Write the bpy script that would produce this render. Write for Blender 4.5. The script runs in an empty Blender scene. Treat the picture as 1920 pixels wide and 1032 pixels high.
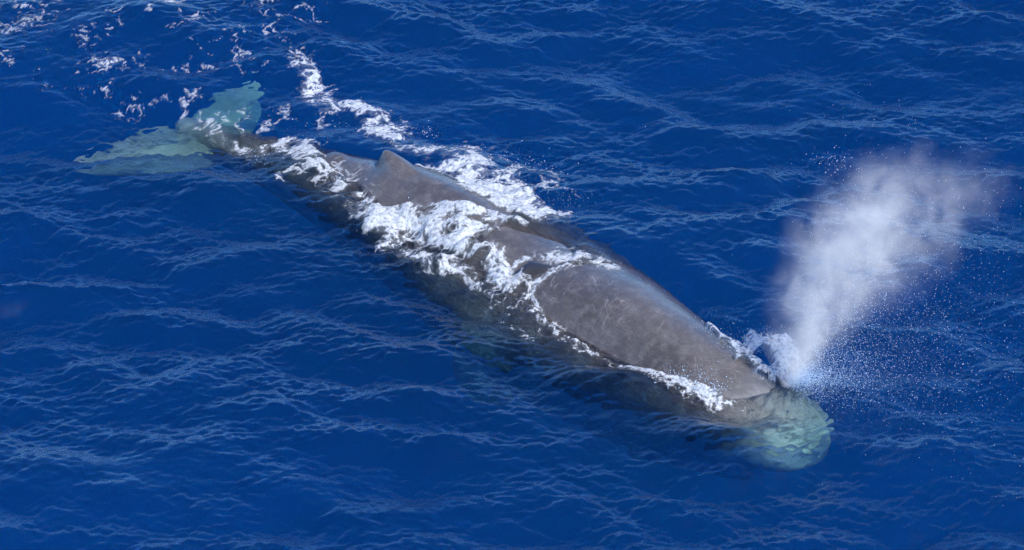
import bpy, bmesh, math
import numpy as np

sc = bpy.context.scene
col = sc.collection
rng = np.random.default_rng(11)
R = math.radians

# ------------------------------------------------------------------ camera
DIST, ELEV, FPX = 80.0, R(30.0), 9440.0          # metres, look-down angle, focal length in px of a 1920 px frame
CAM = np.array([0.0, -DIST * math.cos(ELEV), DIST * math.sin(ELEV)])
cd = bpy.data.cameras.new('camera')
cam = bpy.data.objects.new('camera', cd)
col.objects.link(cam)
cam.location = CAM
cam.rotation_euler = (R(90) - ELEV, 0, 0)
cd.sensor_width = 36.0
cd.lens = 36.0 * FPX / 1920.0
cd.clip_start = 1.0
cd.clip_end = 20000.0
sc.camera = cam

# ------------------------------------------------------------------ sky, sun, exposure
SUN_DIR = np.array([0.42, -0.56, 0.71])          # towards the sun: high, behind the camera's right shoulder
SUN_DIR /= np.linalg.norm(SUN_DIR)
sun_el = math.asin(SUN_DIR[2])
sun_az = math.atan2(SUN_DIR[0], SUN_DIR[1])
w = bpy.data.worlds.new('World')
sc.world = w
w.use_nodes = True
nt = w.node_tree
bg = nt.nodes['Background']
sky = nt.nodes.new('ShaderNodeTexSky')
sky.sky_type = 'NISHITA'
sky.sun_disc = False
sky.sun_elevation = sun_el
sky.sun_rotation = sun_az
sky.air_density = 1.0
sky.dust_density = 0.0
sky.ozone_density = 4.0
tint = nt.nodes.new('ShaderNodeMix')             # a deep, clear trade-wind sky
tint.data_type = 'RGBA'; tint.blend_type = 'MULTIPLY'
tint.inputs[0].default_value = 1.0
nt.links.new(sky.outputs[0], tint.inputs[6])
tint.inputs[7].default_value = (0.46, 0.80, 1.24, 1)
nt.links.new(tint.outputs[2], bg.inputs[0])
bg.inputs[1].default_value = 0.15
sl = bpy.data.lights.new('sun', 'SUN')
sl.energy = 4.2
sl.angle = R(0.53)
sl.color = (1.0, 0.965, 0.91)
so = bpy.data.objects.new('sun', sl)
col.objects.link(so)
so.rotation_euler = (R(90) - sun_el, 0, math.atan2(SUN_DIR[0], -SUN_DIR[1]))
so.location = SUN_DIR * 60
sc.view_settings.view_transform = 'Standard'
sc.view_settings.look = 'None'
sc.view_settings.gamma = 1.0
sc.view_settings.use_curve_mapping = False
sc.view_settings.exposure = 0.2
cy = sc.cycles
cy.use_denoising = True
cy.denoising_prefilter = 'NONE'
cy.denoising_input_passes = 'RGB_ALBEDO_NORMAL'
cy.denoiser = 'OPENIMAGEDENOISE'
cy.max_bounces = 8
cy.diffuse_bounces = 2
cy.glossy_bounces = 3
cy.transmission_bounces = 4
cy.transparent_max_bounces = 12
cy.volume_bounces = 1
cy.volume_max_steps = 256
cy.caustics_reflective = False
cy.caustics_refractive = True
cy.sample_clamp_indirect = 4.0
cy.sample_clamp_direct = 1.2

# ------------------------------------------------------------------ projection helpers (photo frame 1920 x 1032)
FWD = np.array([0, math.cos(ELEV), -math.sin(ELEV)])
UPV = np.array([0, math.sin(ELEV), math.cos(ELEV)])

def unproj(u, v, z=0.0):
    u = np.asarray(u, float); v = np.asarray(v, float)
    a = (u - 960) / FPX; b = (516 - v) / FPX
    d = FWD + np.stack([a, b * UPV[1], b * UPV[2]], -1)
    t = (z - CAM[2]) / d[..., 2]
    return CAM + d * t[..., None]

def proj(P):
    q = P - CAM
    zz = q @ FWD
    return 960 + FPX * q[..., 0] / zz, 516 - FPX * (q @ UPV) / zz

# ------------------------------------------------------------------ noise helpers
def perlin2(x, y, seed=0):
    r = np.random.default_rng(seed)
    perm = r.permutation(1024)
    ang = r.random(1024) * 2 * np.pi
    gx, gy = np.cos(ang), np.sin(ang)
    xi = np.floor(x).astype(np.int64); yi = np.floor(y).astype(np.int64)
    xf = x - xi; yf = y - yi
    def g(ix, iy, dx, dy):
        h = perm[(perm[ix & 1023] + iy) & 1023]
        return gx[h] * dx + gy[h] * dy
    u = xf ** 3 * (xf * (xf * 6 - 15) + 10); v = yf ** 3 * (yf * (yf * 6 - 15) + 10)
    a = g(xi, yi, xf, yf); b = g(xi + 1, yi, xf - 1, yf)
    c = g(xi, yi + 1, xf, yf - 1); d = g(xi + 1, yi + 1, xf - 1, yf - 1)
    return ((a + (b - a) * u) + ((c + (d - c) * u) - (a + (b - a) * u)) * v) * 1.5

def fbm2(x, y, octv=4, seed=0, gain=0.5, lac=2.03):
    s = 0; a = 1.0; n = 0
    for i in range(octv):
        s = s + a * perlin2(x * lac ** i + 17.3 * i, y * lac ** i - 9.1 * i, seed + i)
        n += a; a *= gain
    return s / n

def worley2(x, y, seed=0):
    """F1, F2 distances to jittered points"""
    r = np.random.default_rng(seed)
    perm = r.permutation(1024); jx = r.random(1024); jy = r.random(1024)
    xi = np.floor(x).astype(np.int64); yi = np.floor(y).astype(np.int64)
    f1 = np.full(x.shape, 9.0); f2 = np.full(x.shape, 9.0)
    for i in (-1, 0, 1):
        for j in (-1, 0, 1):
            h = perm[(perm[(xi + i) & 1023] + yi + j) & 1023]
            d = np.hypot(xi + i + jx[h] - x, yi + j + jy[h] - y)
            m = d < f1
            f2 = np.where(m, f1, np.minimum(f2, d)); f1 = np.where(m, d, f1)
    return f1, f2

def sstep(a, b, x):
    t = np.clip((x - a) / (b - a), 0, 1)
    return t * t * (3 - 2 * t)

def interp(s, pts):
    xs = np.array([p[0] for p in pts]); ys = np.array([p[1] for p in pts])
    # monotone-ish cubic: linear interpolation smoothed by a small moving average
    o = np.linspace(-0.012, 0.012, 7)
    return np.mean([np.interp(s + k, xs, ys) for k in o], 0)

# ------------------------------------------------------------------ mesh helpers
def grid_faces(nx, ny):
    i = np.arange(nx * ny).reshape(ny, nx)
    return np.stack([i[:-1, :-1], i[:-1, 1:], i[1:, 1:], i[1:, :-1]], -1).reshape(-1, 4)

def mesh_np(name, V, F, smooth=True):
    me = bpy.data.meshes.new(name)
    V = np.ascontiguousarray(V, np.float32); F = np.ascontiguousarray(F, np.int32)
    k = F.shape[1]
    me.vertices.add(len(V)); me.vertices.foreach_set('co', V.ravel())
    me.loops.add(F.size); me.loops.foreach_set('vertex_index', F.ravel())
    me.polygons.add(len(F))
    me.polygons.foreach_set('loop_start', np.arange(0, F.size, k, dtype=np.int32))
    me.polygons.foreach_set('loop_total', np.full(len(F), k, np.int32))
    me.update(calc_edges=True)
    if smooth:
        me.polygons.foreach_set('use_smooth', np.ones(len(F), bool))
    me.validate()
    return me

def add_attr(me, name, vals):
    a = me.attributes.new(name, 'FLOAT', 'POINT')
    a.data.foreach_set('value', np.ascontiguousarray(vals, np.float32))

def link(name, me, mat=None, kind=None, label=None, cat=None, group=None):
    o = bpy.data.objects.new(name, me)
    col.objects.link(o)
    if mat: me.materials.append(mat)
    if kind: o['kind'] = kind
    if label: o['label'] = label
    if cat: o['category'] = cat
    if group: o['group'] = group
    return o

class NB:
    """tiny node-tree builder"""
    def __init__(s, name):
        s.m = bpy.data.materials.new(name); s.m.use_nodes = True
        s.t = s.m.node_tree; s.t.nodes.clear()
        s.out = s.t.nodes.new('ShaderNodeOutputMaterial')
    def n(s, typ, ins=None, **kw):
        nd = s.t.nodes.new(typ)
        for k, v in kw.items(): setattr(nd, k, v)
        for k, v in (ins or {}).items():
            if isinstance(v, bpy.types.NodeSocket): s.t.links.new(v, nd.inputs[k])
            else: nd.inputs[k].default_value = v
        return nd
    def l(s, a, b): s.t.links.new(a, b)
    def math(s, op, a, b=None, clamp=False):
        nd = s.n('ShaderNodeMath', operation=op, use_clamp=clamp)
        for i, v in enumerate((a, b)):
            if v is None: continue
            if isinstance(v, bpy.types.NodeSocket): s.l(v, nd.inputs[i])
            else: nd.inputs[i].default_value = v
        return nd.outputs[0]
    def maprange(s, v, a, b, c=0.0, d=1.0, smooth=True):
        nd = s.n('ShaderNodeMapRange', {'Value': v, 'From Min': a, 'From Max': b, 'To Min': c, 'To Max': d})
        nd.interpolation_type = 'SMOOTHSTEP' if smooth else 'LINEAR'
        return nd.outputs['Result']
    def noise(s, vec, scale, detail=4, rough=0.55, dist=0.0):
        nd = s.n('ShaderNodeTexNoise', {'Scale': scale, 'Detail': detail, 'Roughness': rough, 'Distortion': dist})
        if vec is not None: s.l(vec, nd.inputs['Vector'])
        return nd.outputs['Fac']
    def mixc(s, f, a, b):
        nd = s.n('ShaderNodeMix', data_type='RGBA')
        for i, v in ((0, f), (6, a), (7, b)):
            if isinstance(v, bpy.types.NodeSocket): s.l(v, nd.inputs[i])
            else: nd.inputs[i].default_value = v if i == 0 else (*v, 1.0)
        return nd.outputs[2]

# ------------------------------------------------------------------ whale shape (shared by the body mesh and the sea around it)
NOSE = unproj(1522, 778)[:2]
TAIL = unproj(342, 190)[:2]
AX = TAIL - NOSE
LEN = float(np.hypot(*AX)); AX = AX / LEN                # from nose to tail
NRM = np.array([-AX[1], AX[0]])                          # sideways
if NRM[1] > 0: NRM = -NRM                                # +t is the side towards the camera (the whale's right)

HALF_W = [(-.02, .44), (0, .54), (.012, .67), (.03, .79), (.08, .89), (.16, .98), (.22, 1.09), (.28, 1.25), (.36, 1.42), (.45, 1.43), (.54, 1.31), (.62, 1.10),
          (.70, .86), (.78, .62), (.86, .41), (.92, .29), (.96, .24), (1.0, .20), (1.04, .18)]
TOP_Z = [(-.02, -.76), (0, -.63), (.012, -.44), (.03, -.28), (.05, -.13), (.075, .0), (.10, .11), (.15, .28), (.22, .40), (.29, .44), (.35, .42), (.40, .36), (.45, .34),
         (.50, .40), (.56, .47), (.62, .50), (.665, .44), (.70, .29), (.74, .18), (.78, .06), (.84, -.10), (.90, -.22), (.95, -.32), (1.0, -.42), (1.04, -.47)]
BOT_Z = [(-.02, -.85), (0, -.88), (.012, -.94), (.03, -1.04), (.08, -1.36), (.16, -1.76), (.26, -2.1), (.36, -2.2), (.45, -2.15), (.54, -1.95),
         (.62, -1.70), (.70, -1.42), (.78, -1.15), (.86, -.95), (.92, -.88), (1.0, -.80), (1.04, -.72)]
EXPO = [(0, 2.6), (.1, 2.3), (.2, 2.0), (.34, 1.9), (.5, 1.75), (.62, 1.55), (.75, 1.65), (1.0, 1.9)]
BEND = [(0, .02), (.08, .06), (.16, .02), (.24, -.12), (.32, -.27), (.42, -.40), (.5, -.47), (.6, -.50), (.68, -.47), (.76, -.37), (.84, -.24), (.92, -.10), (1.0, 0)]

def whale_top(x, y):
    """height of the whale's back over ground point x, y (very low outside its outline)"""
    dx = x - NOSE[0]; dy = y - NOSE[1]
    s = (dx * AX[0] + dy * AX[1]) / LEN
    t = dx * NRM[0] + dy * NRM[1] - interp(s, BEND)
    hw = interp(s, HALF_W); zt = interp(s, TOP_Z); zb = interp(s, BOT_Z); n = interp(s, EXPO)
    zm = zb + (zt - zb) * 0.52
    q = np.clip(1 - np.abs(t / hw) ** n, 0, 1) ** (1 / n)
    z = zm + (zt - zm) * q
    front = np.clip(1 - (np.clip(.03 - s, 0, .03) / .03) ** 2.4, 0, 1)
    z = np.where((s < -.004) | (s > 1.0) | (np.abs(t) >= hw), -9.0, z)
    return z, s, t

# ------------------------------------------------------------------ sea: wave field
def fft_tile(N, L, lmin, lmax, wind, spread, rms, seed, power=-3.6):
    r = np.random.default_rng(seed)
    k1 = np.fft.fftfreq(N, L / N) * 2 * np.pi
    KX, KY = np.meshgrid(k1, k1)
    K = np.hypot(KX, KY); K[0, 0] = 1
    lam = 2 * np.pi / K
    wd = np.array([math.cos(wind), math.sin(wind)])
    c = (KX * wd[0] + KY * wd[1]) / K
    amp = K ** (power / 2) * (np.abs(c) ** spread + 0.06)
    amp *= sstep(lmin * .7, lmin * 1.3, lam) * (1 - sstep(lmax * .8, lmax * 1.25, lam))
    amp[0, 0] = 0
    H = amp * (r.standard_normal((N, N)) + 1j * r.standard_normal((N, N)))
    h = np.fft.ifft2(H)
    sc_ = rms / h.real.std()
    H = H * sc_
    h = np.fft.ifft2(H).real
    dx = np.fft.ifft2(H * (1j * KX / K)).real
    dy = np.fft.ifft2(H * (1j * KY / K)).real
    return h, dx, dy, L

def sample_tile(T, x, y):
    h, dx, dy, L = T
    N = h.shape[0]
    fx = (x / L) % 1 * N; fy = (y / L) % 1 * N
    ix = np.floor(fx).astype(int); iy = np.floor(fy).astype(int)
    ax = fx - ix; ay = fy - iy
    ix %= N; iy %= N; jx = (ix + 1) % N; jy = (iy + 1) % N
    return [f[iy, ix] * (1 - ax) * (1 - ay) + f[iy, jx] * ax * (1 - ay) + f[jy, ix] * (1 - ax) * ay + f[jy, jx] * ax * ay for f in (h, dx, dy)]

TILES = [(fft_tile(512, 47.0, 2.2, 14.0, R(72), 2.0, 0.125, 3), 0.5),
         (fft_tile(512, 23.3, 0.75, 2.6, R(84), 1.5, 0.052, 5), 0.35),
         (fft_tile(512, 11.7, 0.10, 0.62, R(97), 0.7, 0.0112, 8, -2.7), 0.25)]

X0, X1, Y0, Y1 = -10.6, 10.6, -13.2, 17.0
xs = np.arange(X0, X1 + 1e-6, 0.0265)
ys = np.arange(Y0, Y1 + 1e-6, 0.0325)

def extend(a, reach, first):
    out = []; step = first; p = 0
    while p < reach:
        p += step; out.append(p); step *= 1.17
    out = np.array(out)
    return np.concatenate([a[0] - out[::-1], a, a[-1] + out])

xs = extend(xs, 9000, 0.03); ys = extend(ys, 9000, 0.036)
GX, GY = np.meshgrid(xs, ys)
out_d = np.maximum(np.maximum(X0 - GX, GX - X1), np.maximum(Y0 - GY, GY - Y1))
HS = np.zeros_like(GX); HZ = np.zeros_like(GX); DX = np.zeros_like(GX); DY = np.zeros_like(GX)
for (T, chop), fade in zip(TILES, (40.0, 6.0, 1.2)):
    h, dx, dy = sample_tile(T, GX + 200, GY + 200)
    f = 1 - sstep(0, fade, out_d)
    if fade < 7:                                       # gusts: ruffled patches and smoother lanes
        f = f * np.clip(1 + (1.1 if fade < 2 else .7) * fbm2(GX / 5.5, GY / 4.0, 3, 300), .45, 1.35)
    if fade < 7: HS += h * f                             # the short waves alone
    HZ += h * f; DX -= dx * chop * f; DY -= dy * chop * f

def blur(a, n):
    for _ in range(n):
        a = (np.roll(a, 1, 0) + np.roll(a, -1, 0) + 2 * a) / 4
        a = (np.roll(a, 1, 1) + np.roll(a, -1, 1) + 2 * a) / 4
    return a
for _ in range(3):                                     # crests that would be too steep to stand slump
    X_, Y_ = GX + DX, GY + DY
    sx = np.gradient(HZ, axis=1) / np.maximum(np.gradient(X_, axis=1), 1e-3); sy = np.gradient(HZ, axis=0) / np.maximum(np.gradient(Y_, axis=0), 1e-3)
    kk = blur(sstep(.48, .75, np.hypot(sx, sy)) * (out_d < 0), 3)
    HZ = HZ * (1 - kk) + blur(HZ, 5) * kk; DX = DX * (1 - kk) + blur(DX, 5) * kk; DY = DY * (1 - kk) + blur(DY, 5) * kk

# how the sea lies against the whale: exposed parts of the back, wash over the rest
E_HEAD = [(1000, 556), (1010, 524), (1050, 511), (1110, 506), (1180, 505), (1270, 555), (1360, 620), (1460, 680), (1510, 722), (1490, 738), (1430, 737),
          (1372, 743), (1310, 722), (1250, 702), (1190, 678), (1110, 640), (1050, 606), (1016, 584)]
E_FIN = [(598, 280), (650, 288), (690, 275), (715, 270), (760, 290), (800, 325), (870, 358), (950, 400), (930, 416), (880, 409), (840, 402), (800, 405),
         (765, 392), (735, 389), (720, 386), (708, 362), (690, 345), (650, 328), (612, 306)]
E_SADDLE = [(916, 453), (945, 436), (1000, 448), (1050, 464), (1064, 478), (1045, 491), (990, 479), (962, 501), (940, 487), (925, 470)]

def poly_sd(u, v, poly):
    """signed distance in px, positive inside"""
    P = np.array(poly, float); Q = np.roll(P, -1, 0)
    d = np.full(u.shape, 1e9); ins = np.zeros(u.shape, bool)
    for (ax, ay), (bx, by) in zip(P, Q):
        ex, ey = bx - ax, by - ay
        t = np.clip(((u - ax) * ex + (v - ay) * ey) / (ex * ex + ey * ey), 0, 1)
        d = np.minimum(d, np.hypot(u - ax - t * ex, v - ay - t * ey))
        c = ((ay > v) != (by > v)) & (u < ex * (v - ay) / (by - ay + 1e-12) + ax)
        ins ^= c
    return np.where(ins, d, -d)

def sea_against_whale(x, y, h, hs):
    zw, s, t = whale_top(x, y)
    over = zw > -5
    h = h + .10 * (1 - sstep(1.1, 2.7, np.abs(t))) * sstep(-.06, .04, s) * (1 - sstep(.72, .92, s))    # the sea heaped up against the moving body
    P = np.stack([x, y, np.where(over, zw, 0)], -1)
    u, v = proj(P)
    ex = np.maximum(np.maximum(poly_sd(u, v, E_HEAD), poly_sd(u, v, E_FIN)), poly_sd(u, v, E_SADDLE))
    film = np.maximum(0.022 + 0.088 * sstep(0, 60, -ex) + 0.75 * hs * sstep(0, 30, -ex), .025)
    cover = np.maximum(h, zw + film)                    # washed over
    bare = h - np.clip(.035 - (zw - h), 0, .095) * sstep(-.22, -.07, zw - h)     # drained off
    k = sstep(-15, 5, ex)
    lvl = cover * (1 - k) + bare * k
    return np.where(over, lvl, h), over, ex

near = (out_d < 0)
xx = (GX + DX); yy = (GY + DY)
sel = near & (np.abs(GX) < 9) & (np.abs(GY) < 9)
h2, over, ex = sea_against_whale(xx[sel], yy[sel], HZ[sel], HS[sel])
HZ[sel] = h2
# soften the step where wash meets open water
zw_all = np.full_like(GX, -9.0)
zw_all[sel] = whale_top(xx[sel], yy[sel])[0]
near_whale = blur((zw_all > -5).astype(float), 10)
HB = blur(HZ, 3)
kk = sstep(0.02, 0.3, near_whale) * sstep(0.02, 0.3, 1 - near_whale)
HZ = HZ * (1 - kk) + HB * kk
SX, SY, SZ = GX + DX, GY + DY, HZ

def sea_point(x, y):
    """sea surface position for undisturbed grid point x, y (inside the dense part)"""
    i0 = np.searchsorted(xs, X0); j0 = np.searchsorted(ys, Y0)
    fx = np.clip((x - xs[i0]) / 0.0265 + i0, 0, len(xs) - 2.001); fy = np.clip((y - ys[j0]) / 0.0325 + j0, 0, len(ys) - 2.001)
    ix = fx.astype(int); iy = fy.astype(int); ax = fx - ix; ay = fy - iy
    return [f[iy, ix] * (1 - ax) * (1 - ay) + f[iy, ix + 1] * ax * (1 - ay) + f[iy + 1, ix] * (1 - ax) * ay + f[iy + 1, ix + 1] * ax * ay for f in (SX, SY, SZ)]

# ------------------------------------------------------------------ sea material
TRANSP = 0.31
b = NB('sea_water')
geo = b.n('ShaderNodeNewGeometry')
tc = b.n('ShaderNodeTexCoord')
mp = b.n('ShaderNodeMapping', {'Vector': tc.outputs['Object'], 'Scale': (1.0, 1.5, 1.0)})
n1 = b.noise(mp.outputs[0], 9.0, 3, 0.6, 0.4)
bump = b.n('ShaderNodeBump', {'Height': n1, 'Strength': 0.25, 'Distance': 0.010})
fr = b.n('ShaderNodeFresnel', {'IOR': 1.333, 'Normal': bump.outputs[0]})
gl = b.n('ShaderNodeBsdfGlossy', {'Color': (1, 1, 1, 1), "Roughness": 0.22, "Normal": bump.outputs[0]})
rf = b.n('ShaderNodeBsdfRefraction', {'Color': (1, 1, 1, 1), 'Roughness': 0.10, 'IOR': 1.333, 'Normal': bump.outputs[0]})
tr = b.n('ShaderNodeBsdfTransparent')
mx = b.n('ShaderNodeMixShader', {0: TRANSP, 1: rf.outputs[0], 2: tr.outputs[0]})
mx2 = b.n('ShaderNodeMixShader', {0: fr.outputs[0], 1: mx.outputs[0], 2: gl.outputs[0]})
b.l(mx2.outputs[0], b.out.inputs['Surface'])
vol = b.n('ShaderNodeVolumeCoefficients', {'Absorption Coefficients': (0.36, 0.027, 0.019), 'Scatter Coefficients': (0.0002, 0.0044, 0.0290), 'Anisotropy': -0.35})
b.l(vol.outputs[0], b.out.inputs['Volume'])
M_SEA = b.m
M_SEA.cycles.homogeneous_volume = True

me = mesh_np('sea', np.stack([SX, SY, SZ], -1).reshape(-1, 3), grid_faces(len(xs), len(ys)))
sea = link('sea', me, M_SEA, 'structure', 'deep blue rippled open sea around the whale', 'sea')

b = NB('seabed_mud')
nz = b.noise(b.n('ShaderNodeTexCoord').outputs['Object'], 0.02, 5)
b.l(b.n('ShaderNodeBsdfDiffuse', {'Color': b.mixc(nz, (.05, .05, .045), (.08, .075, .06))}).outputs[0], b.out.inputs['Surface'])
gx = np.concatenate([-np.geomspace(9200, 5, 24), np.geomspace(5, 9200, 24)])
SBX, SBY = np.meshgrid(gx, gx)
link('seabed', mesh_np('seabed', np.stack([SBX, SBY, -42 + 1.5 * fbm2(SBX / 60, SBY / 60, 3, 91)], -1).reshape(-1, 3), grid_faces(48, 48)), b.m, 'structure', 'dark sea floor far below the surface', 'seabed')

# ------------------------------------------------------------------ whale
def loft(rings, cap=True):
    n = len(rings); m = len(rings[0])
    V = np.concatenate(rings)
    F = []
    for i in range(n - 1):
        for j in range(m):
            k = (j + 1) % m
            F.append((i * m + j, i * m + k, (i + 1) * m + k, (i + 1) * m + j))
    bm_f = [tuple(range(m))[::-1], tuple(range((n - 1) * m, n * m))] if cap else []
    return V, F + bm_f

def to_world(s, t, z):
    """s in metres from the nose"""
    return np.stack([NOSE[0] + AX[0] * s + NRM[0] * t, NOSE[1] + AX[1] * s + NRM[1] * t, z + 0 * s], -1)

def body_pieces():
    P = []
    # trunk
    M = 72
    ss = np.concatenate([np.linspace(-.012, .03, 16)[:-1], np.linspace(.03, 1.0, 170)])
    rings = []
    for i, s in enumerate(ss):
        hw = interp(s, HALF_W); zt = interp(s, TOP_Z); zb = interp(s, BOT_Z); n = interp(s, EXPO)
        k = 1.0
        if s < .012:
            k = max(1 - ((.012 - s) / .024) ** 2.2, 0) ** (1 / 2.2)
        zm = zb + (zt - zb) * .52
        th = np.linspace(0, 2 * np.pi, M, endpoint=False)
        c, sn = np.cos(th), np.sin(th)
        ex_ = np.where(sn > 0, n, 2.1)
        t = np.sign(c) * np.abs(c) ** (2 / ex_) * hw * max(k, .05)
        z = zm + np.where(sn > 0, zt - zm, zm - zb) * np.sign(sn) * np.abs(sn) ** (2 / ex_) * max(k, .05)
        rings.append(to_world(s * LEN + 0 * t, t + interp(s, BEND), z))
    P.append(loft(rings))
    # lower jaw: a narrow rod under the head
    rings = []
    for q in np.linspace(0, 1, 24):
        s = .085 + .16 * q
        r = .14 + .22 * q
        th = np.linspace(0, 2 * np.pi, 20, endpoint=False)
        rings.append(to_world(s * LEN + 0 * th, r * np.cos(th), -1.62 - .40 * q + r * .8 * np.sin(th)))
    P.append(loft(rings))
    # dorsal hump: long front slope, rounded tip, steep rear
    sf = FIN_S
    rings = []
    for q in np.linspace(0, 1, 26):
        hgt = q
        front = sf - 1.25 * (1 - q ** 2.8) - .10 * math.sqrt(max(1 - q * q, 0))
        rear = sf + .10 + .20 * (1 - q) ** 1.4 + .10 * math.sqrt(max(1 - q * q, 0)) - .10
        z = float(interp(sf / LEN, TOP_Z)) - .30 + (.30 + .28) * q
        mid, half = (front + rear) / 2, (rear - front) / 2
        th = np.linspace(0, 2 * np.pi, 36, endpoint=False)
        wd = .38 * (1 - q ** .9) + .10 * math.sqrt(max(1 - q ** 4, 0)) + .005
        c = np.cos(th)
        taper = np.where(c < 0, 1 - .45 * np.abs(c), 1.0)      # slimmer to the front
        rings.append(to_world(mid + half * c, wd * np.sin(th) * taper + float(interp(sf / LEN, BEND)), z))
    P.append(loft(rings))
    # knuckles along the ridge of the tail stock
    for j, (sk, hk) in enumerate([(1.0, .045), (1.7, .045), (2.4, .05), (3.0, .05)]):
        rings = []
        for q in np.linspace(0, 1, 10):
            th = np.linspace(0, 2 * np.pi, 24, endpoint=False)
            e = math.sqrt(max(1 - q * q, 0.0004))
            rings.append(to_world(sf + sk + .34 * e * np.cos(th), .2 * e * np.sin(th) + float(interp((sf + sk) / LEN, BEND)), float(interp((sf + sk) / LEN, TOP_Z)) - .12 + (.12 + hk) * q))
        P.append(loft(rings))
    # flukes: two swept triangles joined at a notch
    for side in (1, -1):
        rings = []
        span = FLUKE_SPAN
        for q in np.linspace(0, 1, 34):
            t = side * span * q
            lead = LEN - .95 + .05 * q + 1.12 * q ** 1.45
            trail = LEN + .10 + .26 * math.sin(min(q * 5.0, math.pi / 2)) - .10 * q + .20 * q ** 3 + .06 * math.sin(q * 3.1)
            if q > .86:
                e = (q - .86) / .14
                lead = lead + (trail - lead) * .8 * e ** 1.6
            ch = max(trail - lead, .05)
            th = np.linspace(0, 2 * np.pi, 30, endpoint=False)
            c = np.cos(th)
            thick = .105 * (1 - q) ** .8 + .016
            prof = thick * np.sin(th) * (.35 + .65 * (1 - (c + 1) / 2) ** .7)
            z0 = FLUKE_Z - .06 * q + .10 * side * q + .10 * q * q
            rings.append(to_world((lead + trail) / 2 + ch / 2 * c, t + 0 * c, z0 + prof))
        P.append(loft(rings))
    # flippers: broad paddles swept back along each flank
    for side in (1, -1):
        rings = []
        root = np.array([.385 * LEN, side * 1.16 - .38, -1.25 if side > 0 else -1.5])
        tip = root + np.array([1.35, side * (.22 if side > 0 else 0.0) - .08, -.22])
        for q in np.linspace(0, 1, 26):
            p = root + (tip - root) * q
            ch = (.52 + .16 * math.sin(q * 2.6)) * (max(1 - q ** 3.2, 0.0) ** .5 + .03)
            th = np.linspace(0, 2 * np.pi, 28, endpoint=False)
            d = np.array([.22, -side * .55, .80]); d = d / np.linalg.norm(d)
            thick = .13 * (1 - q) + .05
            up = np.array([.15, side * .15, 1.0])
            pts = p + np.outer(np.cos(th) * ch, d * np.array([1, 1, 1])) + np.outer(np.sin(th) * thick, up)
            rings.append(to_world(pts[:, 0], pts[:, 1], pts[:, 2]))
        P.append(loft(rings))
    return P

def station_for(u, v, z):
    p = unproj(u, v, z)[:2] - NOSE
    return float(p @ AX)
FIN_S = station_for(716, 318, .55) + .36
FLUKE_SPAN = 2.12
FLUKE_Z = -.84

Vs, Fs, off = [], [], 0
for V, F in body_pieces():
    Vs.append(V); Fs += [tuple(i + off for i in f) for f in F]; off += len(V)
me = bpy.data.meshes.new('whale_raw')
me.from_pydata(np.concatenate(Vs).tolist(), [], Fs)
tmp = bpy.data.objects.new('whale_raw', me)
col.objects.link(tmp)
md = tmp.modifiers.new('r', 'REMESH'); md.mode = 'VOXEL'; md.voxel_size = 0.034
m2 = tmp.modifiers.new('s', 'SMOOTH'); m2.factor = .5; m2.iterations = 7
dg = bpy.context.evaluated_depsgraph_get()
wm = bpy.data.meshes.new_from_object(tmp.evaluated_get(dg))
bpy.data.objects.remove(tmp); bpy.data.meshes.remove(me)
wm.name = 'sperm_whale'
nv = len(wm.vertices)
co = np.empty(nv * 3, np.float32); wm.vertices.foreach_get('co', co); co = co.reshape(-1, 3).astype(float)
d = co[:, :2] - NOSE
ws = d @ AX; wt = d @ NRM
add_attr(wm, 'along', ws); add_attr(wm, 'across', wt)
wm.polygons.foreach_set('use_smooth', np.ones(len(wm.polygons), bool))

b = NB('whale_skin')
al = b.n('ShaderNodeAttribute', attribute_name='along').outputs['Fac']
ac = b.n('ShaderNodeAttribute', attribute_name='across').outputs['Fac']
pos = b.n('ShaderNodeNewGeometry').outputs['Position']
sep = b.n('ShaderNodeSeparateXYZ', {0: pos})
cb = b.n('ShaderNodeCombineXYZ', {0: al, 1: ac, 2: sep.outputs[2]})
P = cb.outputs[0]
big = b.noise(P, 0.9, 5, 0.6, 0.3)
mid = b.noise(P, 5.0, 6, 0.65, 0.2)
fine = b.noise(P, 42.0, 4, 0.7)
c1 = b.mixc(b.maprange(big, .35, .65), (.094, .079, .070), (.160, .138, .124))
c2 = b.mixc(b.maprange(mid, .42, .72, 0, .6), c1, (.27, .238, .215))
c2 = b.mixc(b.maprange(fine, .3, .7, 0, .4), c2, (.060, .050, .045))
# pale, scarred snout; flukes paled too, sunlit scatter painted into their colour
snout = b.math('MULTIPLY', b.maprange(al, 1.7, .0), .85)
tail = b.math('MULTIPLY', b.maprange(al, LEN - 1.3, LEN - .2), .85)
pale = b.math('MAXIMUM', snout, tail)
pale = b.math('MULTIPLY', pale, b.maprange(b.noise(P, 2.0, 4, .55, .2), .25, .70, .55, 1.0))
c3 = b.mixc(pale, c2, (.60, .64, .60))
# pale blotches on the lower flanks, caustic light painted into the skin colour
caustic_blot = b.math('MULTIPLY', b.maprange(sep.outputs[2], -.10, -.55), b.maprange(b.noise(P, 2.3, 7, .70, 1.2), .50, .64, 0.0, .60))
c3 = b.mixc(caustic_blot, c3, (.46, .47, .44))
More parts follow.
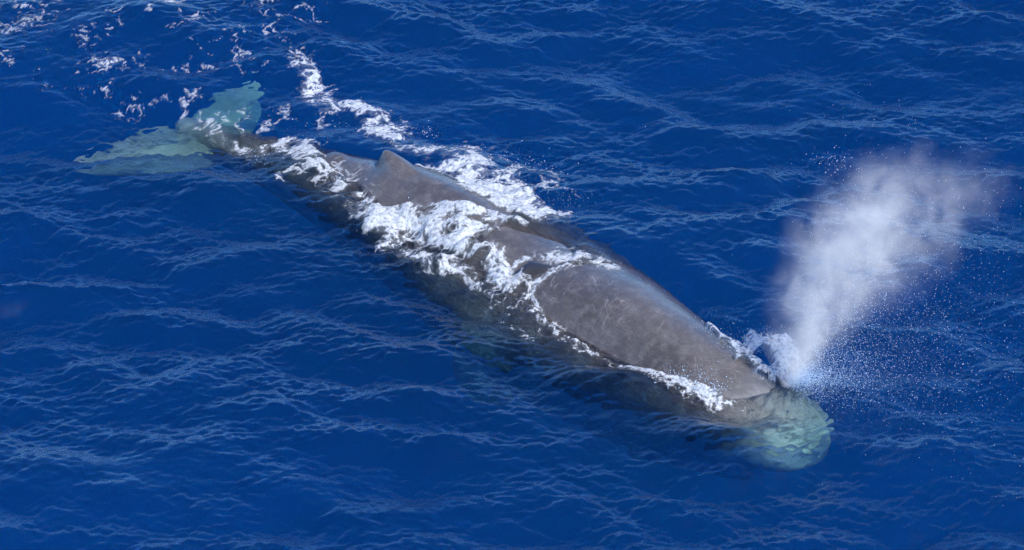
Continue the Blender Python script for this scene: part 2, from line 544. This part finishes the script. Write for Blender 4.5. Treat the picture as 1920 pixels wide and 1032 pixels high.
# scratches
def scratch(rot, sc_, thr, off_):
    m_ = b.n('ShaderNodeMapping', {'Vector': P, 'Rotation': (0, 0, rot), 'Location': off_})
    m2_ = b.n('ShaderNodeMapping', {'Vector': m_.outputs[0], 'Scale': (1.1, sc_, 1.0)})
    n_ = b.noise(m2_.outputs[0], 1.0, 1.5, .5, .25)
    dd = b.math('ABSOLUTE', b.math('SUBTRACT', n_, .5))
    line = b.maprange(dd, 0.0, thr, 1.0, 0.0)
    return b.math('MULTIPLY', line, b.maprange(b.noise(m_.outputs[0], 1.3, 2), .52, .62))
sc1 = b.math('MAXIMUM', scratch(.5, 6, .008, (3, 1, 0)), scratch(-.9, 7, .007, (11, 5, 0)))
sc1 = b.math('MAXIMUM', sc1, scratch(1.3, 6, .007, (31, 7, 2)))
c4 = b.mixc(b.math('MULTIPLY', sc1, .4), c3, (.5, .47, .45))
# water running off the skin: a wet sheet on the far shoulder, streaks along the body
ms = b.n('ShaderNodeMapping', {'Vector': P, 'Scale': (.55, 7.0, 5.0)})
streak = b.noise(ms.outputs[0], 1.0, 6, .62, .6)
edge = b.math('ADD', ac, b.math('ADD', b.math('MULTIPLY', b.math('SUBTRACT', big, .5), 2.0), b.math('MULTIPLY', b.math('SUBTRACT', streak, .5), .5)))
sheet = b.maprange(edge, .12, -.02)
wet = b.maprange(b.math('ADD', b.math('MULTIPLY', mid, .5), b.math('MULTIPLY', streak, .7)), .50, .78)
rough = b.maprange(wet, 0, 1, .40, .16, False)
wr = b.noise(b.n('ShaderNodeMapping', {'Vector': P, 'Scale': (4.0, 13.0, 13.0)}).outputs[0], 1.0, 6, .62, .8)
dent = b.noise(P, 1.9, 3, .5, .2)
hgt = b.math('ADD', b.math('MULTIPLY', wr, 1.0), b.math('ADD', b.math('MULTIPLY', fine, .16), b.math('ADD', b.math('MULTIPLY', streak, .5), b.math('MULTIPLY', dent, 1.6))))
bp = b.n('ShaderNodeBump', {'Height': hgt, 'Strength': .9, 'Distance': .03})
cbp = b.n('ShaderNodeBump', {'Height': b.math('ADD', streak, b.math('MULTIPLY', fine, .25)), 'Strength': .5, 'Distance': .02})
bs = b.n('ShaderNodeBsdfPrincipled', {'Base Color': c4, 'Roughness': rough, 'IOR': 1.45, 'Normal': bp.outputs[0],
         'Coat Weight': b.math('ADD', b.math('MULTIPLY', sheet, .85), .15), 'Coat Roughness': .10, 'Coat IOR': 1.5, 'Coat Normal': cbp.outputs[0]})
b.l(bs.outputs[0], b.out.inputs['Surface'])
M_SKIN = b.m
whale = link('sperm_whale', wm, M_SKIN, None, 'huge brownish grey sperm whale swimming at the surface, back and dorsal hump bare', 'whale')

# ------------------------------------------------------------------ foam
b = NB('sea_foam')
cov = b.n('ShaderNodeAttribute', attribute_name='cover').outputs['Fac']
pos = b.n('ShaderNodeNewGeometry').outputs['Position']
nf = b.noise(pos, 16.0, 6, .68, .2)
nb = b.noise(pos, 55.0, 3, .6)
a = b.math('MULTIPLY', cov, b.maprange(nf, .34, .58, .35, 1.1, False), True)
bp = b.n('ShaderNodeBump', {'Height': b.math('ADD', nf, b.math('MULTIPLY', nb, .4)), 'Strength': .55, 'Distance': .02})
df = b.n('ShaderNodeBsdfDiffuse', {'Color': (.86, .88, .88, 1), 'Normal': bp.outputs[0]})
tl = b.n('ShaderNodeBsdfTranslucent', {'Color': (.80, .86, .86, 1), 'Normal': bp.outputs[0]})
fm = b.n('ShaderNodeMixShader', {0: .25, 1: df.outputs[0], 2: tl.outputs[0]})
fx = b.n('ShaderNodeMixShader', {0: a, 1: b.n('ShaderNodeBsdfTransparent').outputs[0], 2: fm.outputs[0]})
b.l(fx.outputs[0], b.out.inputs['Surface'])
M_FOAM = b.m

def lace(x, y, seed, k=1.0):
    """foam network: warped ridges at several sizes, plus patchiness"""
    wx = x + .15 * k * fbm2(x / (.5 * k), y / (.5 * k), 2, seed + 20); wy = y + .15 * k * fbm2(x / (.5 * k) + 31, y / (.5 * k) + 7, 2, seed + 30)
    r = 0
    for i, (l, w_) in enumerate([(.75, .30), (.34, .30), (.15, .22), (.07, .18)]):
        r = r + w_ * (1 - 2 * np.abs(perlin2(wx / (l * k) + i * 7.1, wy / (l * k) - i * 3.3, seed + i)))
    f1, f2 = worley2(wx / (.13 * k), wy / (.13 * k), seed + 60)
    r = r - .16 * (1 - np.clip(f1 / .45, 0, 1)) + .10 * fbm2(x / .045, y / .045, 2, seed + 66)
    return r + .35 * fbm2(x / .9, y / .9, 2, seed + 74)

def foam(name, label, strokes, z0=0.05, cell=.0125, lift=.012, puff=0.0, seed=1, lcell=1.0):
    ST = []
    for st in strokes:
        p = np.array(st, float)
        W = unproj(p[:, 0], p[:, 1], z0)
        ST.append(np.column_stack([W[:, 0], W[:, 1], p[:, 2], p[:, 3]]))
    A = np.concatenate(ST)
    lo = (A[:, :2] - A[:, 2:3] * 1.6).min(0); hi = (A[:, :2] + A[:, 2:3] * 1.6).max(0)
    lo = np.maximum(lo, (X0 + .3, Y0 + .3)); hi = np.minimum(hi, (X1 - .3, Y1 - .3))
    gx = np.arange(lo[0], hi[0], cell); gy = np.arange(lo[1], hi[1], cell * 1.25)
    x, y = np.meshgrid(gx, gy)
    shape = x.shape
    x = x.ravel(); y = y.ravel()
    wob = .14 * fbm2(x / .5, y / .5, 2, seed + 70)
    D = np.zeros_like(x)
    for P in ST:
        for i in range(len(P) - 1):
            ax, ay, wa, sa = P[i]; bx, by, wb, sb = P[i + 1]
            ex, ey = bx - ax, by - ay
            t = np.clip(((x - ax) * ex + (y - ay) * ey) / (ex * ex + ey * ey + 1e-9), 0, 1)
            dd = np.hypot(x - ax - t * ex, y - ay - t * ey)
            ww = wa + (wb - wa) * t
            D = np.maximum(D, (sa + (sb - sa) * t) * (1 - sstep(.25, 1.5, dd / ww + wob)))
    keep = D > .12
    val = np.full_like(x, -1.0)
    val[keep] = lace(x[keep], y[keep], seed, lcell) - (.985 - .62 * D[keep])
    cover = np.zeros_like(x)
    cover = .20 * sstep(-.35, .05, val) * sstep(.62, 1.05, D) + sstep(-.02, .24, val) * (.55 + .60 * sstep(.5, 1.15, D))
    live = (cover > .035).reshape(shape)
    q = live[:-1, :-1] | live[1:, :-1] | live[:-1, 1:] | live[1:, 1:]
    F = grid_faces(shape[1], shape[0])[q.ravel()]
    used = np.unique(F)
    remap = np.full(x.size, -1); remap[used] = np.arange(len(used))
    F = remap[F]
    x = x[used]; y = y[used]; val = val[used]; D = D[used]; cover = cover[used]
    X, Y, Z = sea_point(x, y)
    zw = whale_top(X, Y)[0]
    th = np.sqrt(np.clip(val, 0, .6))
    Z = np.maximum(Z, zw) + .007 + lift * th
    if puff:
        bl = 1 - np.abs(fbm2(X / .5, Y / .5, 2, seed + 90, .4)) * 2.2
        b2 = fbm2(X / .9, Y / .9, 2, seed + 95)
        Z = Z + puff * sstep(.50, 1.15, D) * np.clip(.35 + .45 * bl + .9 * b2, 0, 1.5)
    zf = Z[F]
    F = F[np.ptp(zf, axis=1) < .045]                     # no foam on near-vertical steps of the water
    me = mesh_np(name, np.column_stack([X, Y, Z]), F)
    add_attr(me, 'cover', np.clip(cover, 0, 1))
    return link(name, me, M_FOAM, 'stuff', label, 'foam')

foam('flank_foam', 'thick churned white foam washing over the near flank beside the dorsal hump', [
    [(660, 372, .22, 0.87), (715, 402, .40, 1.17), (780, 422, .55, 1.32), (850, 436, .60, 1.32), (905, 456, .46, 1.22), (935, 490, .36, 1.07), (955, 525, .22, 0.82)],
    [(690, 368, .12, 0.92), (716, 390, .18, 1.22), (770, 397, .2, 1.32), (840, 408, .2, 1.32), (925, 424, .22, 1.12), (1000, 440, .12, 0.72)],
    [(730, 440, .3, 0.84), (800, 476, .32, 0.94), (880, 492, .32, 0.92), (930, 528, .32, 0.67)]], z0=.18, puff=.12, seed=3, lift=.02)
foam('tail_foam', 'lacy white foam streaks over the tail stock and submerged rear flank', [
    [(345, 190, .35, 0.67), (385, 225, .3, 0.74), (410, 240, .3, 0.84), (450, 268, .3, 0.84), (500, 276, .32, 0.92), (550, 278, .34, 0.97), (590, 302, .34, 0.86), (640, 338, .4, 0.82), (690, 378, .36, 0.92)],
    [(490, 268, .14, 1.07), (545, 263, .14, 1.17), (580, 275, .14, 1.02)],
    [(530, 335, .18, 0.78), (585, 318, .25, 0.74), (640, 375, .3, 0.78), (700, 400, .2, 0.82)],
    [(430, 235, .3, 0.62), (490, 240, .3, 0.64), (540, 225, .3, 0.62)]], z0=.0, seed=13)
foam('wake_foam', 'broken white foam wake trailing along the far side of the whale', [
    [(545, 120, 0.33, 0.65), (580, 162, 0.33, 1.00), (592, 200, 0.37, 0.87), (628, 208, 0.42, 1.01), (664, 205, 0.24, 0.85), (702, 240, 0.44, 0.95), (745, 272, 0.44, 0.99), (790, 300, 0.46, 0.93), (850, 322, 0.55, 1.13), (905, 352, 0.55, 1.13), (960, 390, 0.51, 1.23), (1010, 425, 0.40, 1.15), (1045, 448, 0.24, 0.90)],
    [(870, 292, 0.50, 0.67), (940, 328, 0.55, 0.75), (1000, 360, 0.55, 0.73), (1050, 398, 0.46, 0.73), (1055, 430, 0.33, 0.75)],
    [(800, 335, 0.22, 1.17), (850, 350, 0.37, 1.42), (905, 374, 0.42, 1.57), (960, 405, 0.37, 1.57), (1020, 440, 0.22, 1.32)],
    [(440, 215, 0.33, 0.65), (520, 205, 0.33, 0.63), (610, 235, 0.39, 0.65)]], z0=.03, puff=.07, seed=23)
foam('shoulder_foam', 'thin rings of white foam sliding over the back behind the head', [
    [(950, 503, 0.095, 0.92), (978, 480, 0.081, 1.02), (1015, 474, 0.108, 1.02), (1060, 482, 0.297, 1.05), (1110, 490, 0.324, 0.97), (1150, 500, 0.243, 0.82)],
    [(988, 548, 0.135, 0.92), (1004, 517, 0.108, 1.02), (1040, 505, 0.108, 1.02), (1090, 500, 0.135, 0.92)],
    [(925, 466, 0.270, 0.92), (945, 500, 0.297, 1.02), (985, 512, 0.378, 0.79), (1000, 562, 0.216, 0.77)],
    [(1040, 462, 0.108, 0.87), (1090, 470, 0.135, 0.77)],
    [(950, 540, 0.472, 0.62), (1000, 590, 0.270, 0.65)]], z0=.30, seed=33, lcell=.7)
foam('waterline_foam', 'narrow line of white foam where the sea laps the near side of the head', [
    [(1003, 556, 0.050, 0.89), (1028, 600, 0.058, 0.99), (1070, 622, 0.058, 0.94), (1110, 646, 0.066, 1.09), (1160, 670, 0.058, 1.09), (1210, 692, 0.075, 1.19), (1260, 709, 0.099, 1.29), (1312, 726, 0.132, 1.39), (1352, 740, 0.108, 1.34), (1376, 746, 0.050, 0.99)],
    [(1006, 575, .22, .86), (1060, 622, .18, .80), (1150, 672, .16, .80), (1230, 702, .18, .86), (1300, 728, .26, .95), (1350, 746, .22, .9), (1400, 752, .15, .7)]],
    z0=.05, puff=.05, seed=43, lcell=.5, cell=.010)
foam('blowhole_foam', 'clumps of white foam on the water behind the base of the blow', [
    [(1340, 632, .12, 0.95), (1372, 655, .2, 1.20), (1402, 662, .26, 1.25), (1430, 650, .32, 1.55), (1462, 652, .26, 1.45), (1478, 680, .24, 1.35), (1455, 700, .2, 1.30)],
    [(1400, 684, .2, 1.20), (1440, 702, .15, 1.20)]], z0=.03, puff=.16, seed=57, lcell=.7, cell=.010)
foam('drifting_foam', 'scattered white foam flecks left on the sea beyond the flukes', [
    [(275, 72, 0.13, 0.71), (310, 50, 0.36, 0.77), (345, 25, 0.33, 0.77), (352, 6, 0.26, 0.71)],
    [(165, 142, 0.39, 0.66), (205, 133, 0.34, 0.85), (238, 142, 0.20, 0.71)],
    [(5, 32, 0.39, 0.63), (60, 36, 0.39, 0.69), (130, 18, 0.33, 0.63)],
    [(5, 75, 0.39, 0.56), (60, 78, 0.33, 0.61), (80, 100, 0.20, 0.61)],
    [(255, 128, 0.39, 0.61), (330, 142, 0.33, 0.61)], [(20, 122, 0.45, 0.57), (70, 120, 0.39, 0.61)],
    [(395, 102, 0.65, 0.61), (455, 95, 0.65, 0.66), (520, 105, 0.65, 0.61), (560, 140, 0.39, 0.66)],
    [(340, 80, 0.45, 0.61), (400, 70, 0.39, 0.59)], [(100, 150, .5, 0.54), (180, 165, .4, 0.54)], [(420, 130, .6, 0.60), (480, 120, .5, 0.64), (540, 125, .4, 0.56)],
    [(220, 70, .4, 0.52), (170, 95, .4, 0.54), (90, 60, .5, 0.52)], [(300, 180, .4, 0.54), (250, 200, .3, 0.49)],
    [(490, 20, 0.65, 0.59), (540, 45, 0.65, 0.57)]], z0=.0, seed=65, lcell=.7)

# ------------------------------------------------------------------ blow: mist and droplets
def unproj_y(u, v, y0):
    a_ = (u - 960) / FPX; b_ = (516 - v) / FPX
    dv = FWD + np.array([a_, b_ * UPV[1], b_ * UPV[2]])
    return CAM + dv * ((y0 - CAM[1]) / dv[1])
BH = unproj(1478, 716, .15)
path = [unproj_y(u, v, BH[1]) for u, v in ((1478, 716), (1520, 610), (1570, 500), (1620, 410), (1655, 345), (1692, 295))]
rad = [.10, .50, .74, .88, .98, 1.0]
pz = np.array([p[2] for p in path]); px = np.array([p[0] for p in path])
cx = np.polyfit(pz - BH[2], px - BH[0], 2)
HT = pz[-1] - BH[2]
zz = np.linspace(-.06, HT + .55, 26)
rings = []
for z in zz:
    th = np.linspace(0, 2 * np.pi, 28, endpoint=False)
    q = max(z, 0)
    r = (np.interp(q + BH[2], pz, rad) * 1.25 + .9 * min(q / 2.0, 1)) * (1 if z < HT else math.sqrt(max(1 - ((z - HT) / .56) ** 2, .002)))
    c0 = np.polyval(cx, q) + .35 * min(q / 2.0, 1)
    rings.append(np.column_stack([c0 + r * np.cos(th), np.minimum(r, 1.35) * np.sin(th), z + 0 * th]))
V, F = loft(rings)
me = bpy.data.meshes.new('whale_blow'); me.from_pydata(V.tolist(), [], F); me.update()
b = NB('blow_mist')
oc = b.n('ShaderNodeTexCoord').outputs['Object']
sp = b.n('ShaderNodeSeparateXYZ', {0: oc})
x, y, z = sp.outputs
zc = b.math('MAXIMUM', z, 0.0)
cen = b.math('ADD', b.math('MULTIPLY', b.math('MULTIPLY', zc, zc), float(cx[0])), b.math('MULTIPLY', zc, float(cx[1])))
rr = b.math('ADD', b.math('MULTIPLY', b.math('POWER', b.math('DIVIDE', zc, HT), .62), 1.06), .14)
warp = b.n('ShaderNodeTexNoise', {'Vector': oc, 'Scale': 1.3, 'Detail': 5.0})
ws_ = b.n('ShaderNodeSeparateXYZ', {0: warp.outputs['Color']})
wamt = b.math('MULTIPLY', rr, 1.3)
dx = b.math('ADD', b.math('SUBTRACT', x, cen), b.math('MULTIPLY', b.math('SUBTRACT', ws_.outputs[0], .5), wamt))
dy = b.math('ADD', y, b.math('MULTIPLY', b.math('SUBTRACT', ws_.outputs[1], .5), wamt))
dx = b.math('DIVIDE', dx, rr); dy = b.math('DIVIDE', dy, rr)
d2 = b.math('ADD', b.math('MULTIPLY', dx, dx), b.math('MULTIPLY', dy, dy))
core = b.math('POWER', 2.718, b.math('MULTIPLY', d2, -2.6))
# thin veil carried off to the side
vx = b.math('DIVIDE', b.math('SUBTRACT', dx, .75), 1.25)
v2 = b.math('ADD', b.math('MULTIPLY', vx, vx), b.math('MULTIPLY', dy, dy))
veil = b.math('MULTIPLY', b.math('POWER', 2.718, b.math('MULTIPLY', v2, -1.9)), b.math('MULTIPLY', b.maprange(z, .6, 2.2, 0, .20), b.maprange(z, HT * .7, HT + .4, 1, 0)))
nz = b.maprange(b.noise(oc, 2.4, 6, .66, .8), .34, .66, .18, 1.55)
fall = b.math('MULTIPLY', b.maprange(z, HT * .40, HT + .15, 1.0, .0), b.maprange(z, 0.0, 1.2, 3.2, 1.0))
den = b.math('MULTIPLY', b.math('ADD', b.math('MULTIPLY', core, fall), veil), nz)
den = b.math('MULTIPLY', b.math('SUBTRACT', den, .022), 1.4)
den = b.math('MAXIMUM', den, 0.0)
pv = b.n('ShaderNodeVolumePrincipled', {'Color': (1, .99, .94, 1), 'Density': den, 'Anisotropy': -.42})
b.l(pv.outputs[0], b.out.inputs['Volume'])
blow = link('whale_blow', me, b.m, 'stuff', 'misty white blow rising from the blowhole and drifting right', 'blow')
blow.location = BH
b.m.cycles.volume_step_rate = .6

def drops(name, label, P, r, cat='spray'):
    base = np.array([(1, 0, 0), (-1, 0, 0), (0, 1, 0), (0, -1, 0), (0, 0, 1), (0, 0, -1)], float)
    fc = np.array([(0, 2, 4), (2, 1, 4), (1, 3, 4), (3, 0, 4), (2, 0, 5), (1, 2, 5), (3, 1, 5), (0, 3, 5)])
    st = 1 + .5 * rng.random((len(P), 1, 3))
    V = (P[:, None, :] + base[None] * r[:, None, None] * st).reshape(-1, 3)
    F = (fc[None] + (np.arange(len(P)) * 6)[:, None, None]).reshape(-1, 3)
    return link(name, mesh_np(name, V, F), M_DROP, 'stuff', label, cat)

b = NB('water_drops')
ds = b.n('ShaderNodeBsdfPrincipled', {'Base Color': (.62, .80, 1.0, 1), 'Roughness': .4, 'IOR': 1.333})
b.l(ds.outputs[0], b.out.inputs['Surface'])
M_DROP = b.m

def ballistic(origin, n, az, daz, el0, el1, v0, v1, drag=.0):
    a_ = az + daz * rng.standard_normal(n); e_ = R(el0) + (R(el1) - R(el0)) * rng.random(n)
    v = v0 + (v1 - v0) * rng.random(n) ** 1.3
    vz = v * np.sin(e_)
    tmax = (vz + np.sqrt(vz ** 2 + 2 * 9.8 * origin[2])) / 9.8
    t = tmax * rng.random(n) ** .8
    P = np.stack([origin[0] + v * np.cos(e_) * np.cos(a_) * t, origin[1] + v * np.cos(e_) * np.sin(a_) * t, origin[2] + vz * t - 4.9 * t * t], -1)
    return P
def sizes(n, a_, c): return a_ + (c - a_) * rng.random(n) ** 3.5
P1 = ballistic(BH + np.array([.05, 0, .05]), 16000, R(-5), .42, 8, 62, 1.5, 6.2)
P2 = ballistic(BH + np.array([.05, 0, .05]), 9000, R(5), .5, 45, 86, 5.0, 9.3)
P3 = ballistic(BH + np.array([.05, 0, .05]), 5000, R(-20), .6, 5, 50, .5, 3.2)
P1 = np.concatenate([P1, P2, P3])
P1 += .05 * rng.standard_normal(P1.shape)
P1 = P1[P1[:, 2] > .03]
drops('blow_droplets', 'fine droplets flung right from the blow over the dark water', P1, sizes(len(P1), .0014, .0058))
Ps = []
for (u, v, n, sp_, hh) in [(1310, 722, 260, .35, .22), (1345, 735, 160, .2, .18), (1260, 706, 90, .3, .1), (1400, 655, 260, .45, .25), (1440, 645, 240, .4, .3), (1350, 625, 120, .4, .2),
                           (1040, 400, 260, .6, .15), (1000, 350, 200, .8, .12), (930, 320, 160, .8, .12), (770, 410, 60, .2, .15), (850, 425, 60, .25, .15), (1120, 495, 110, .3, .06), (800, 250, 90, .25, .1), (1565, 305, 130, .5, .04), (480, 300, 60, .4, .03), (610, 235, 150, .9, .05), (980, 340, 200, 1.0, .06)]:  # lone group on the open sea beyond the blow imitates sun glitter
    o = unproj(u, v, .08)
    q = o + np.stack([rng.standard_normal(n) * sp_ * .5, rng.standard_normal(n) * sp_ * .5, rng.random(n) ** 2 * hh], -1)
    q[:, 2] = np.maximum(q[:, 2], whale_top(q[:, 0], q[:, 1])[0] + .02)
    Ps.append(q)
Ps = np.concatenate(Ps)
drops('splash_glitter_droplets', 'white drops thrown up where foam breaks along the whale, and a patch imitating sun glitter', Ps, sizes(len(Ps), .0025, .0085))
